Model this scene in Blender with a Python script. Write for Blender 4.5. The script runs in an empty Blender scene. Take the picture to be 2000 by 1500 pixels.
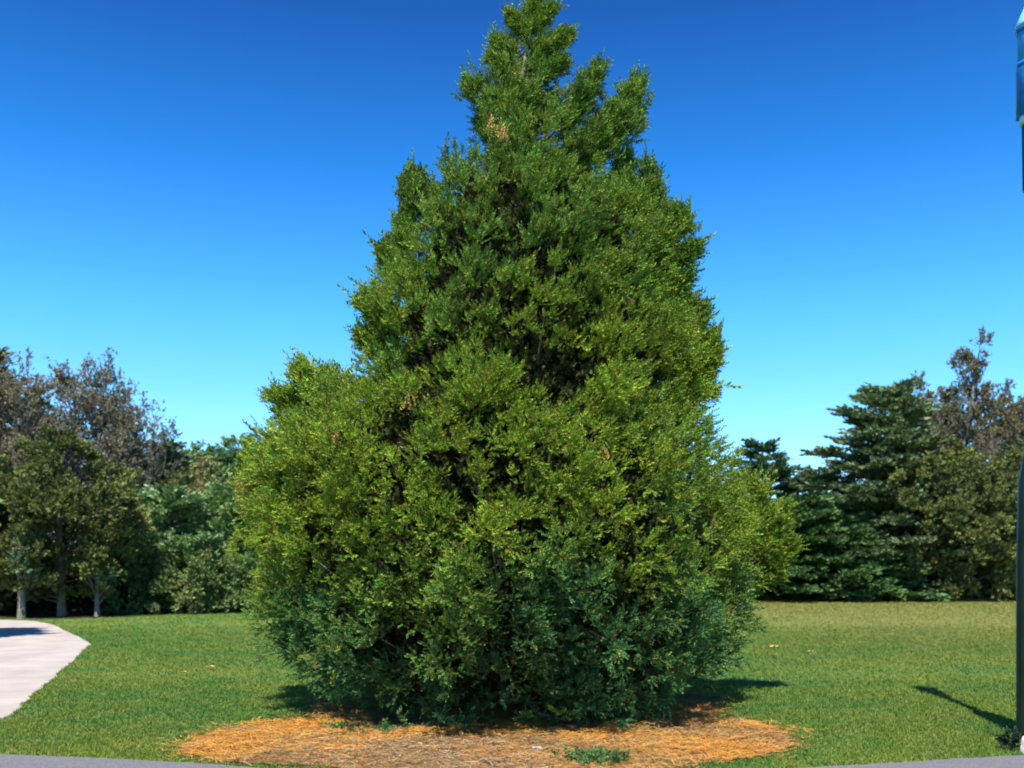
import bpy, math, random
import numpy as np
from mathutils import Vector, noise as mnoise

R = math.radians
sc = bpy.context.scene
col = sc.collection
# ------------------------------------------------------------------ camera
F = 1900.0      # focal length in pixels of the 2000 px wide photograph
YH = 1120.0     # horizon row
H = 1.6         # eye height
cam = bpy.data.cameras.new("camera")
cam.sensor_width = 36
cam.lens = 36 * F / 2000
cam.shift_y = (YH - 750) / 2000
cam.clip_end = 3000
cam.dof.use_dof = True
cam.dof.focus_distance = 10.5
cam.dof.aperture_fstop = 1.6
co = bpy.data.objects.new("camera", cam)
co.location = (0, 0, H)
co.rotation_euler = (R(90), 0, 0)
col.objects.link(co)
sc.camera = co
# ------------------------------------------------------------------ light
SUN_EL, SUN_AZ = 61.0, 188.0      # azimuth clockwise from +Y (north)
az, el = R(SUN_AZ), R(SUN_EL)
sdir = Vector((math.sin(az) * math.cos(el), math.cos(az) * math.cos(el), math.sin(el)))
sun = bpy.data.lights.new("sun", 'SUN')
sun.energy = 5.0
sun.angle = R(0.5)
sun.color = (1.0, 0.95, 0.86)
so = bpy.data.objects.new("sun", sun)
so.rotation_euler = sdir.to_track_quat('Z', 'Y').to_euler()
so.location = (-20, -20, 40)
col.objects.link(so)
w = bpy.data.worlds.new("World")
sc.world = w
w.use_nodes = True
nt = w.node_tree
bg = nt.nodes["Background"]
sky = nt.nodes.new("ShaderNodeTexSky")
sky.sky_type = 'NISHITA'
sky.sun_disc = False
sky.sun_elevation = el
sky.sun_rotation = az
sky.air_density = 1.0
sky.dust_density = 0.15
sky.ozone_density = 2.0
tc = nt.nodes.new("ShaderNodeTexCoord")
sep = nt.nodes.new("ShaderNodeSeparateXYZ")
nt.links.new(tc.outputs["Generated"], sep.inputs[0])
ramp = nt.nodes.new("ShaderNodeValToRGB")
nt.links.new(sep.outputs["Z"], ramp.inputs[0])
SKYR = [(0.0, (0.60, 1.05, 1.25)), (0.12, (0.66, 1.10, 1.45)), (0.25, (0.32, 0.98, 1.44)),
        (0.38, (0.12, 0.64, 1.18)), (0.50, (0.075, 0.36, 0.80)), (0.8, (0.08, 0.26, 0.6)), (1.0, (0.06, 0.2, 0.5))]
cr = ramp.color_ramp
while len(cr.elements) < len(SKYR):
    cr.elements.new(0.5)
for e, (p, c) in zip(cr.elements, SKYR):
    e.position = p
    e.color = (c[0], c[1], c[2], 1)
mul = nt.nodes.new("ShaderNodeMix")
mul.data_type = 'RGBA'
mul.blend_type = 'MULTIPLY'
mul.inputs[0].default_value = 1
nt.links.new(sky.outputs[0], mul.inputs[6])
nt.links.new(ramp.outputs[0], mul.inputs[7])
nt.links.new(mul.outputs[2], bg.inputs[0])
bg.inputs[1].default_value = 0.10
sc.view_settings.view_transform = 'Standard'
sc.view_settings.look = 'None'
sc.view_settings.exposure = 1.0
sc.view_settings.gamma = 1
sc.cycles.filter_width = 1.9
sc.cycles.max_bounces = 5
sc.cycles.diffuse_bounces = 3
sc.cycles.transmission_bounces = 3
sc.cycles.transparent_max_bounces = 4

rng = np.random.default_rng(7)
random.seed(7)

# ------------------------------------------------------------------ helpers
def at(px, py, Y):
    return Vector(((px - 1000) / F * Y, Y, H - (py - YH) / F * Y))
def gnd(px, py):
    Y = H * F / (py - YH)
    return ((px - 1000) / F * Y, Y)

def tag(o, label=None, cat=None, group=None, kind=None):
    if label: o["label"] = label
    if cat: o["category"] = cat
    if group: o["group"] = group
    if kind: o["kind"] = kind
    return o
def empty(name, loc, label, cat, group=None):
    o = bpy.data.objects.new(name, None)
    o.location = loc
    o.empty_display_size = 0.3
    col.objects.link(o)
    return tag(o, label, cat, group)
def link(name, me, m, parent=None, smooth=False):
    if m: me.materials.append(m)
    o = bpy.data.objects.new(name, me)
    col.objects.link(o)
    if parent:
        o.parent = parent
        me.transform(__import__("mathutils").Matrix.Translation(-parent.location))
    if smooth:
        me.shade_smooth()
    return o
def np_mesh(name, V, Fc, C=None, k=4):
    """V (n,3), Fc (m,k) indices, C (n,3) colours"""
    me = bpy.data.meshes.new(name)
    V = np.ascontiguousarray(V, dtype=np.float32)
    Fc = np.ascontiguousarray(Fc, dtype=np.int32)
    m = len(Fc)
    me.vertices.add(len(V))
    me.vertices.foreach_set("co", V.ravel())
    me.loops.add(m * k)
    me.loops.foreach_set("vertex_index", Fc.ravel())
    me.polygons.add(m)
    me.polygons.foreach_set("loop_start", np.arange(0, m * k, k, dtype=np.int32))
    me.update(calc_edges=True)
    if C is not None:
        a = me.attributes.new("tint", 'FLOAT_COLOR', 'POINT')
        cc = np.ones((len(V), 4), dtype=np.float32)
        cc[:, :3] = C
        a.data.foreach_set("color", cc.ravel())
    return me
def scatter(name, tv, tf, pos, axis, up, scale, colr, squash=None):
    """copies of a small template, its +Y along axis, merged into one mesh"""
    n = len(pos)
    axis = axis / (np.linalg.norm(axis, axis=1, keepdims=True) + 1e-9)
    side = np.cross(axis, up)
    side /= (np.linalg.norm(side, axis=1, keepdims=True) + 1e-9)
    nrm = np.cross(side, axis)
    s = scale[:, None, None]
    V = (tv[None, :, 0:1] * side[:, None, :] + tv[None, :, 1:2] * axis[:, None, :] + tv[None, :, 2:3] * nrm[:, None, :]) * s + pos[:, None, :]
    nv = len(tv)
    Fc = (tf[None] + (np.arange(n) * nv)[:, None, None]).reshape(-1, tf.shape[1])
    C = np.repeat(colr, nv, axis=0)
    return np_mesh(name, V.reshape(-1, 3), Fc, C, tf.shape[1])
def multi_scatter(name, templates, pos, axis, up, scale, colr, pick):
    """several templates in one mesh"""
    Vs, Fs, Cs, off = [], [], [], 0
    axis = axis / (np.linalg.norm(axis, axis=1, keepdims=True) + 1e-9)
    side = np.cross(axis, up)
    side /= (np.linalg.norm(side, axis=1, keepdims=True) + 1e-9)
    nrm = np.cross(side, axis)
    for t, (tv, tf) in enumerate(templates):
        i = np.where(pick == t)[0]
        if not len(i): continue
        V = (tv[None, :, 0:1] * side[i][:, None, :] + tv[None, :, 1:2] * axis[i][:, None, :] + tv[None, :, 2:3] * nrm[i][:, None, :]) * scale[i][:, None, None] + pos[i][:, None, :]
        Fs.append((tf[None] + (np.arange(len(i)) * len(tv))[:, None, None]).reshape(-1, 4) + off)
        Vs.append(V.reshape(-1, 3)); Cs.append(np.repeat(colr[i], len(tv), axis=0))
        off += len(i) * len(tv)
    return np_mesh(name, np.vstack(Vs), np.vstack(Fs), np.vstack(Cs))
def unit(v): return v / (np.linalg.norm(v, axis=-1, keepdims=True) + 1e-9)
def rdir(n):
    return unit(rng.normal(size=(n, 3)))
def inpoly(x, y, P):
    x = np.asarray(x); y = np.asarray(y)
    r = np.zeros(x.shape, bool)
    j = len(P) - 1
    for i in range(len(P)):
        xi, yi = P[i][:2]; xj, yj = P[j][:2]
        c = ((yi > y) != (yj > y)) & (x < (xj - xi) * (y - yi) / (yj - yi + 1e-12) + xi)
        r ^= c
        j = i
    return r

class Tubes:
    def __init__(s): s.V = []; s.F = []
    def add(s, pts, rad, k=7, wob=0.0):
        base = len(s.V)
        n = len(pts)
        for i, p in enumerate(pts):
            d = (pts[min(i + 1, n - 1)] - pts[max(i - 1, 0)])
            if d.length < 1e-6: d = Vector((0, 0, 1))
            d.normalize()
            a = d.cross(Vector((0.31, 0.95, 0.05)))
            if a.length < 0.1: a = d.cross(Vector((1, 0, 0)))
            a.normalize(); b = d.cross(a)
            for j in range(k):
                t = 2 * math.pi * j / k
                rr = rad[i] * (1 + wob * random.uniform(-1, 1))
                q = p + a * (math.cos(t) * rr) + b * (math.sin(t) * rr)
                s.V.append((q.x, q.y, q.z))
        for i in range(n - 1):
            for j in range(k):
                a0 = base + i * k + j; a1 = base + i * k + (j + 1) % k
                s.F.append((a0, a1, a1 + k, a0 + k))
    def build(s, name, m, parent=None):
        me = np_mesh(name, np.array(s.V), np.array(s.F))
        return link(name, me, m, parent, smooth=True)

# ------------------------------------------------------------------ materials
def newmat(name):
    m = bpy.data.materials.new(name); m.use_nodes = True
    return m, m.node_tree, m.node_tree.nodes["Principled BSDF"]
def mixn(nt, a, b, f, mode='MIX'):
    x = nt.nodes.new("ShaderNodeMix"); x.data_type = 'RGBA'; x.blend_type = mode
    for s, v in ((0, f), (6, a), (7, b)):
        if hasattr(v, "is_linked") or hasattr(v, "links"): nt.links.new(v, x.inputs[s])
        elif s == 0: x.inputs[0].default_value = v
        else: x.inputs[s].default_value = (*v, 1)
    return x.outputs[2]
def noisen(nt, scale, detail=4, rough=0.6, vec=None, lo=0.35, hi=0.65):
    n = nt.nodes.new("ShaderNodeTexNoise")
    n.inputs["Scale"].default_value = scale
    n.inputs["Detail"].default_value = detail
    n.inputs["Roughness"].default_value = rough
    g = nt.nodes.new("ShaderNodeNewGeometry") if vec is None else None
    nt.links.new(vec if vec is not None else g.outputs["Position"], n.inputs["Vector"])
    mr = nt.nodes.new("ShaderNodeMapRange")
    mr.inputs[1].default_value = lo; mr.inputs[2].default_value = hi
    nt.links.new(n.outputs[0], mr.inputs[0])
    return mr.outputs[0]
def leaf_mat(name, trans=0.3, rough=0.55, spec=0.3, mulc=(1, 1, 1)):
    m, nt, p = newmat(name)
    a = nt.nodes.new("ShaderNodeAttribute"); a.attribute_name = "tint"
    c = mixn(nt, a.outputs["Color"], mulc, 1.0, 'MULTIPLY')
    v = noisen(nt, 9.0, 3)
    dark = mixn(nt, c, (0.72, 0.78, 0.70), 1.0, 'MULTIPLY')
    c2 = mixn(nt, dark, c, v)
    nt.links.new(c2, p.inputs["Base Color"])
    p.inputs["Roughness"].default_value = rough
    p.inputs["Specular IOR Level"].default_value = spec
    tr = nt.nodes.new("ShaderNodeBsdfTranslucent")
    tcx = mixn(nt, c2, (1.3, 1.35, 0.6), 1.0, 'MULTIPLY')
    nt.links.new(tcx, tr.inputs[0])
    mx = nt.nodes.new("ShaderNodeMixShader"); mx.inputs[0].default_value = trans
    nt.links.new(p.outputs[0], mx.inputs[1]); nt.links.new(tr.outputs[0], mx.inputs[2])
    nt.links.new(mx.outputs[0], nt.nodes["Material Output"].inputs[0])
    return m
def bark_mat(name, c1, c2, sc_=14):
    m, nt, p = newmat(name)
    v = noisen(nt, sc_, 5)
    c = mixn(nt, c1, c2, v)
    nt.links.new(c, p.inputs["Base Color"])
    p.inputs["Roughness"].default_value = 0.9
    b = nt.nodes.new("ShaderNodeBump"); b.inputs["Strength"].default_value = 0.6; b.inputs["Distance"].default_value = 0.02
    nt.links.new(v, b.inputs["Height"]); nt.links.new(b.outputs[0], p.inputs["Normal"])
    return m
def plain(name, c, c2=None, rough=0.6, scale=6, bump=0.1, spec=0.5):
    m, nt, p = newmat(name)
    v = noisen(nt, scale, 5)
    nt.links.new(mixn(nt, c, c2 or tuple(x * 0.8 for x in c), v), p.inputs["Base Color"])
    p.inputs["Roughness"].default_value = rough
    p.inputs["Specular IOR Level"].default_value = spec
    b = nt.nodes.new("ShaderNodeBump"); b.inputs["Strength"].default_value = bump; b.inputs["Distance"].default_value = 0.01
    nt.links.new(v, b.inputs["Height"]); nt.links.new(b.outputs[0], p.inputs["Normal"])
    return m

def grass_colour(nt):
    g1 = noisen(nt, 0.42, 4, 0.6, lo=.42, hi=.6)
    g2 = noisen(nt, 1.9, 5, 0.7, lo=0.42, hi=0.62)
    g3 = noisen(nt, 17, 4, 0.7, lo=0.3, hi=0.7)
    a = mixn(nt, (0.09, 0.225, 0.05), (0.19, 0.265, 0.045), g1)
    b = mixn(nt, a, (0.175, 0.235, 0.040), 0.0)
    b = mixn(nt, a, (0.19, 0.25, 0.045), g2)
    h = nt.nodes.new("ShaderNodeMath"); h.operation = 'MULTIPLY'; h.inputs[1].default_value = 0.6
    nt.links.new(g2, h.inputs[0])
    b = mixn(nt, a, (0.26, 0.29, 0.075), h.outputs[0])
    # dry strip far right
    g = nt.nodes.new("ShaderNodeNewGeometry"); s = nt.nodes.new("ShaderNodeSeparateXYZ")
    nt.links.new(g.outputs["Position"], s.inputs[0])
    mx = nt.nodes.new("ShaderNodeMapRange"); mx.inputs[1].default_value = 3; mx.inputs[2].default_value = 11
    nt.links.new(s.outputs[0], mx.inputs[0])
    my = nt.nodes.new("ShaderNodeMapRange"); my.inputs[1].default_value = 14; my.inputs[2].default_value = 32
    nt.links.new(s.outputs[1], my.inputs[0])
    mm = nt.nodes.new("ShaderNodeMath"); mm.operation = 'MULTIPLY'
    nt.links.new(mx.outputs[0], mm.inputs[0]); nt.links.new(my.outputs[0], mm.inputs[1])
    m2 = nt.nodes.new("ShaderNodeMath"); m2.operation = 'MULTIPLY'; m2.inputs[1].default_value = 0.7
    nt.links.new(mm.outputs[0], m2.inputs[0])
    b = mixn(nt, b, (0.30, 0.27, 0.08), m2.outputs[0])
    dk = mixn(nt, b, (0.6, 0.68, 0.6), 1.0, 'MULTIPLY')
    return mixn(nt, dk, b, g3), g3
def ground_mat():
    m, nt, p = newmat("lawn_green")
    c, g3 = grass_colour(nt)
    nt.links.new(c, p.inputs["Base Color"])
    p.inputs["Roughness"].default_value = 0.9
    p.inputs["Specular IOR Level"].default_value = 0.1
    b = nt.nodes.new("ShaderNodeBump"); b.inputs["Strength"].default_value = 0.9; b.inputs["Distance"].default_value = 0.06
    nt.links.new(g3, b.inputs["Height"]); nt.links.new(b.outputs[0], p.inputs["Normal"])
    return m
def blade_mat():
    m, nt, p = newmat("grass_blade")
    c, _ = grass_colour(nt)
    a = nt.nodes.new("ShaderNodeAttribute"); a.attribute_name = "tint"
    c = mixn(nt, c, a.outputs["Color"], 1.0, 'MULTIPLY')
    nt.links.new(c, p.inputs["Base Color"])
    p.inputs["Roughness"].default_value = 0.6
    p.inputs["Specular IOR Level"].default_value = 0.2
    tr = nt.nodes.new("ShaderNodeBsdfTranslucent"); nt.links.new(c, tr.inputs[0])
    mx = nt.nodes.new("ShaderNodeMixShader"); mx.inputs[0].default_value = 0.4
    nt.links.new(p.outputs[0], mx.inputs[1]); nt.links.new(tr.outputs[0], mx.inputs[2])
    nt.links.new(mx.outputs[0], nt.nodes["Material Output"].inputs[0])
    return m
M_lawn = ground_mat()
M_blade = blade_mat()
M_leaf = leaf_mat("scale_foliage", 0.16, 0.6, 0.15)
M_bgleaf = leaf_mat("far_foliage", 0.14, 0.7, 0.2)
M_bark = bark_mat("grey_bark", (0.32, 0.25, 0.20), (0.14, 0.10, 0.08), 20)
M_bark2 = bark_mat("pale_bark", (0.20, 0.19, 0.15), (0.10, 0.09, 0.07), 3)
M_twig = bark_mat("twig_bark", (0.25, 0.205, 0.19), (0.14, 0.115, 0.11), 3)
M_straw = leaf_mat("straw", 0.1, 0.8, 0.2)
M_mulch = plain("mulch_soil", (0.36, 0.17, 0.05), (0.11, 0.065, 0.035), 0.95, 9, 0.9, 0.1)
M_path = plain("pale_concrete", (0.36, 0.325, 0.295), (0.29, 0.25, 0.23), 0.9, 1.1, 0.05, 0.2)
M_road = plain("asphalt", (0.16, 0.155, 0.175), (0.10, 0.10, 0.11), 0.9, 45, 0.6, 0.2)
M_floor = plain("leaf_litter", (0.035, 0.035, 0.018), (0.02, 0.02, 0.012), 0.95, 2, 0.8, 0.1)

# ------------------------------------------------------------------ ground and sheets
def sheet(name, P, z, m):
    me = bpy.data.meshes.new(name)
    me.from_pydata([(p[0], p[1], z) for p in P], [], [list(range(len(P)))])
    me.update()
    if me.polygons[0].normal.z < 0: me.flip_normals()
    o = link(name, me, m)
    return tag(o, kind="structure")
sheet("ground", [(-1500, -200), (1500, -200), (1500, 2500), (-1500, 2500)], 0, M_lawn)
def smooth_line(pts, n=8, amp=0.0):
    out = []
    m = len(pts)
    for i in range(m - 1):
        p0 = pts[max(i - 1, 0)]; p1 = pts[i]; p2 = pts[i + 1]; p3 = pts[min(i + 2, m - 1)]
        for k in range(n):
            t = k / n
            q = [0.5 * ((2 * p1[c]) + (-p0[c] + p2[c]) * t + (2 * p0[c] - 5 * p1[c] + 4 * p2[c] - p3[c]) * t * t + (-p0[c] + 3 * p1[c] - 3 * p2[c] + p3[c]) * t ** 3) for c in (0, 1)]
            out.append((q[0] + random.uniform(-amp, amp), q[1] + random.uniform(-amp, amp)))
    out.append(tuple(pts[-1]))
    return out
road_edge = smooth_line([(-14, 10.4), (-8, 9.3), gnd(0, 1474), gnd(340, 1489), (-1.2, 7.75), (1.0, 7.7), gnd(1690, 1494), gnd(2000, 1476), (8, 9.2), (14, 10.2)], 14, 0.015)
road = road_edge + [(14, -12), (-14, -12)]
sheet("road", road, 0.006, M_road)
pe = smooth_line([(-6.2, 9.6), (-5.9, 10.0), gnd(0, 1410), gnd(60, 1362), gnd(120, 1312), gnd(178, 1258)], 10, 0.03)
pe2 = smooth_line([gnd(178, 1258), gnd(158, 1246), gnd(128, 1233), gnd(88, 1217), gnd(0, 1211), (-26, 36), (-45, 38)], 8, 0.02)
path = pe + pe2[1:] + [(-60, 33), (-26, 22), (-14, 12), (-9, 10.1)]
sheet("path", path, 0.008, M_path)
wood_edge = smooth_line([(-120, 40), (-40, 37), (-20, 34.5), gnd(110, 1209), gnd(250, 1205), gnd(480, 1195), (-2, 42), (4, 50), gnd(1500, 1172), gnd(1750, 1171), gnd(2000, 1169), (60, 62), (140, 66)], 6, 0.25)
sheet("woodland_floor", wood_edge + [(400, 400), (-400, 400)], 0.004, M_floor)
mul_px = [(345, 1465), (385, 1443), (450, 1424), (540, 1411), (620, 1398)]
mulch = smooth_line([gnd(*p) for p in mul_px] + [(-2.4, 12.3), (-1.2, 14), (1.2, 14), (2.6, 12.5), gnd(1400, 1404), gnd(1475, 1411), gnd(1528, 1430), gnd(1548, 1454), gnd(1500, 1474), gnd(1380, 1492), (1.0, 7.85), (-0.6, 7.8), gnd(600, 1497), gnd(430, 1487), gnd(345, 1465)], 8, 0.035)
sheet("mulch_bed", mulch, 0.012, M_mulch)

# grass blades ------------------------------------------------------
def blade_template(nb, seed):
    r = random.Random(seed); V = []; Fc = []
    for i in range(nb):
        a = r.uniform(0, 6.28); l = r.uniform(0.5, 1.0); t = r.uniform(0.1, 0.75)
        bx, by = r.uniform(-.5, .5), r.uniform(-.5, .5)
        wd = 0.09; dx, dy = math.cos(a), math.sin(a)
        k = len(V)
        # Y is the up axis of the template
        V += [(bx - dy * wd, 0, by + dx * wd), (bx + dy * wd, 0, by - dx * wd),
              (bx + dx * l * t * .5 + dy * wd * .7, l * .65, by + dy * l * t * .5 - dx * wd * .7), (bx + dx * l * t, l * .95, by + dy * l * t)]
        Fc.append((k, k + 1, k + 2, k + 3))
    return np.array(V), np.array(Fc)
def grass_pts(n, y0, y1, pw=1.0):
    y = (rng.random(n) * (y1 ** 2 - y0 ** 2) + y0 ** 2) ** .5
    x = (rng.random(n) * 2 - 1) * (0.56 * y + 1.2)
    ok = ~inpoly(x, y, road) & ~inpoly(x, y, path)
    ok &= rng.random(n) < np.clip((y1 - y) / (y1 * .3), 0, 1)
    im = inpoly(x, y, mulch)
    ok &= ~(im & (rng.random(n) > 0.03))
    ok &= ~inpoly(x, y, wood_edge + [(400, 400), (-400, 400)])
    return np.stack([x[ok], y[ok], np.zeros(ok.sum())], 1)
tmpl = [blade_template(5, s) for s in range(6)]
P = np.vstack([grass_pts(150000, 7.6, 15), grass_pts(130000, 9, 30), grass_pts(90000, 16, 75)])
n = len(P)
dist = P[:, 1]
scl = (0.035 + 0.0012 * (dist - 8).clip(0, 40)) * rng.uniform(0.6, 1.35, n)
ang = rng.uniform(0, 6.283, n)
ax = np.stack([rng.normal(0, .15, n), rng.normal(0, .15, n), np.ones(n)], 1)
up = np.stack([np.cos(ang), np.sin(ang), np.zeros(n)], 1)
br = rng.uniform(0.75, 1.35, n)
yl = rng.random(n)
cc = np.stack([br * (1 + .25 * (yl > .85)), br, br * 0.9], 1)
g = link("lawn_grass", multi_scatter("lawn_grass", tmpl, P, ax, up, scl, cc, rng.integers(0, 6, n)), M_blade)
tag(g, "short green lawn grass around the mulch bed", "grass", kind="stuff")

# straw mulch --------------------------------------------------------
tv = np.array([(-.03, -.5, 0), (.03, -.5, 0), (.025, .5, .02), (-.025, .5, .02)]); tf = np.array([(0, 1, 2, 3)])
n = 110000
xy = np.stack([rng.uniform(-3.4, 3.2, n), rng.uniform(7.6, 14, n)], 1)
wob = rng.normal(0, .14, (n, 2))
k = inpoly(xy[:, 0] + wob[:, 0], xy[:, 1] + wob[:, 1], mulch) & ~inpoly(xy[:, 0], xy[:, 1], road)
def nz(p, s, o=0.0): return np.array([mnoise.noise(Vector((a[0] * s + o, a[1] * s, o))) for a in p])
xy = xy[k]; n = len(xy)
dn = nz(xy, 1.3, 3.3)
orange = (0.56, 0.25, 0.045); tan = (0.44, 0.27, 0.095); brown = (0.16, 0.09, 0.045)
cc = np.array([orange, tan, brown])[np.clip(((rng.normal(0, .62, n) + dn * 2.4 + 0.95)), 0, 2).astype(int)]
# greyer, barer patch in the middle front
mid = np.exp(-((xy[:, 0] + 0.7) / 1.1) ** 2) * (xy[:, 1] < 9.3)
sw = rng.random(n) < mid * 0.75
cc[sw] = np.array([(0.27, 0.19, 0.12), (0.40, 0.30, 0.20), (0.15, 0.11, 0.07)])[rng.integers(0, 3, sw.sum())]
cc = cc * rng.uniform(0.7, 1.25, (n, 1))
a = rng.uniform(0, 3.1416, n)
ax = np.stack([np.cos(a), np.sin(a) * .7, rng.normal(0, .14, n)], 1)
pos = np.concatenate([xy, rng.uniform(.014, .036, (n, 1)) + np.clip(nz(xy, 4.0, 1.7), 0, 1)[:, None] * .05], 1)
upv = np.stack([rng.normal(0, .3, n), rng.normal(0, .3, n), np.ones(n)], 1)
g = link("straw_mulch", scatter("straw_mulch", tv, tf, pos, ax, upv, rng.uniform(.035, .11, n), cc), M_straw)
tag(g, "orange straw mulch strewn under the big conifer", "mulch", kind="stuff")

# ------------------------------------------------------------------ foliage templates
def spray_template(seed, nleaf=17, droop=0.15, width=0.16, flat=0.55, ln=0.26, lw=0.055):
    """a feathery shoot along +Y, length about 1, made of thin rhombic scales"""
    r = random.Random(seed); V = []; Fc = []
    for i in range(nleaf):
        t = (i + .5) / nleaf
        base = Vector((0.05 * math.sin(t * 5 + seed), t * 0.85, -droop * t * t))
        a = i * 2.4 + r.uniform(-.5, .5)
        taper = (1.0 - 0.55 * t)
        out = Vector((math.cos(a), 0, math.sin(a) * flat))
        d = (out * 0.85 + Vector((0, r.uniform(.5, 1.1), 0))).normalized()
        if i == nleaf - 1: d = Vector((0, 1, 0)); taper = .8
        l = ln * taper * r.uniform(.8, 1.3)
        wv = d.cross(Vector((r.uniform(-1, 1), r.uniform(-1, 1), r.uniform(-1, 1)))).normalized() * lw
        k = len(V)
        b = base
        V += [tuple(b), tuple(b + d * l * .45 + wv), tuple(b + d * l), tuple(b + d * l * .5 - wv)]
        Fc.append((k, k + 1, k + 2, k + 3))
    return np.array(V), np.array(Fc)
SPR = [spray_template(s, 17, .12, ln=.27, lw=.05, flat=.55) for s in range(8)]
CL = [spray_template(20 + s, 9, 0.1, ln=0.5, lw=0.16, flat=.9) for s in range(6)]    # coarse clump for far trees
FL = [spray_template(40 + s, 11, 0.08, ln=0.42, lw=0.09, flat=.25) for s in range(6)]  # flat fan for cedars

# ------------------------------------------------------------------ the big conifer
D = 12.0
prof = [(0, 1036, 1046), (30, 1022, 1054), (60, 1008, 1072), (100, 992, 1074), (150, 966, 1074), (180, 912, 1080), (220, 910, 1092),
        (260, 914, 1120), (300, 895, 1160), (340, 880, 1168), (380, 860, 1185), (405, 795, 1265), (450, 790, 1305), (500, 742, 1335), (550, 748, 1325),
        (600, 706, 1330), (650, 700, 1390), (700, 704, 1390), (750, 690, 1380), (800, 665, 1375), (828, 580, 1385), (850, 558, 1395), (900, 500, 1420),
        (950, 472, 1440), (1000, 475, 1480), (1050, 468, 1505), (1100, 476, 1495), (1150, 490, 1478), (1200, 500, 1475),
        (1250, 535, 1455), (1300, 600, 1400), (1350, 650, 1325), (1385, 690, 1290)]
zz = np.array([H - (p[0] - YH) / F * D for p in prof])[::-1]
def rad(px):
    a = abs(px - 1000) / F
    return math.copysign(D * math.sin(math.atan(a)), px - 1000)
LL = np.array([-rad(p[1]) for p in prof])[::-1]
RR = np.array([rad(p[2]) for p in prof])[::-1]
ZTOP = zz[-1]
def envelope(th, z):
    L = np.interp(z, zz, LL); Rr = np.interp(z, zz, RR)
    c = np.cos(th)
    cx = (Rr - L) / 2; half = (Rr + L) / 2
    return cx, half
def lump(th, z):
    """large and middle-sized unevenness of the crown surface"""
    out = np.empty(len(th))
    for i, (t, q) in enumerate(zip(th, z)):
        v = Vector((math.cos(t) * 1.6, math.sin(t) * 1.6, q * 0.75))
        out[i] = mnoise.noise(v * 1.25) * 0.55 + mnoise.noise(v * 2.9 + Vector((9, 3, 1))) * 0.45
    return out
NC = 2150
z = rng.random(NC * 3) * (ZTOP - 0.12) + 0.12
cx, half = envelope(0, z)
keep = rng.random(len(z)) < np.clip(half / 2.7, 0.22, 1)
z = z[keep][:NC]
th = rng.uniform(0, 2 * math.pi, len(z))
front = (np.sin(th) < 0.25) | (rng.random(len(z)) < 0.55)
z = z[front]; th = th[front]
cx, half = envelope(th, z)
lm = lump(th, z)
pit = np.array([mnoise.noise(Vector((math.cos(t) * 7.5, math.sin(t) * 7.5, q * 3.0 + math.cos(t) * 1.5))) for t, q in zip(th, z)])
pit = np.clip(-pit * 3.0, 0, 1) * (1 - .5 * np.abs(np.cos(th)) ** 3)
side = np.abs(np.cos(th)) ** 3
amp = np.interp(z, [0, .4, 1.4], [.2, .45, 1]) * np.clip(half * 0.40, 0.06, 0.72) * (1 - .75 * side)
kp_ = ~((z > 5.6) & (np.sin(th) < -.55) & (rng.random(len(z)) < .3)); z, th, cx, half, lm, side, amp, pit = z[kp_], th[kp_], cx[kp_], half[kp_], lm[kp_], side[kp_], amp[kp_], pit[kp_]
depth = rng.random(len(z)) ** 2.2 * np.clip(half * .30, .05, .55)
r = np.maximum(half - np.interp(z, [0, .35, .9, 2, 3.6, 4.4, 6.4, 7.2, 8.6], [.34, .16, .12, .20, .25, .30, .26, .17, .10]) + amp * (lm - .05) - pit * np.clip(half * .26, .03, .55) - depth, 0.02)
cpos = np.stack([cx + np.cos(th) * r, D + np.sin(th) * r, z], 1)
upness = np.interp(z, [0, 1.2, 3, 8], [0.05, .35, .75, 1.1])
cdir = unit(np.stack([np.cos(th) + np.interp(z, [2, 5], [.12, .42]), np.sin(th), upness + rng.normal(0, .22, len(z))], 1) + rng.normal(0, .2, (len(z), 3)))
crad = rng.uniform(.14, .30, len(z)) * np.interp(z, [0, 5.5, 7.2, 8.6], [1, .85, .6, .30])
clen = crad * rng.uniform(1.1, 1.9, len(z))
ctone = lm
ccnt = np.full(len(z), 1.0)
NMAIN = len(z)
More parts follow.
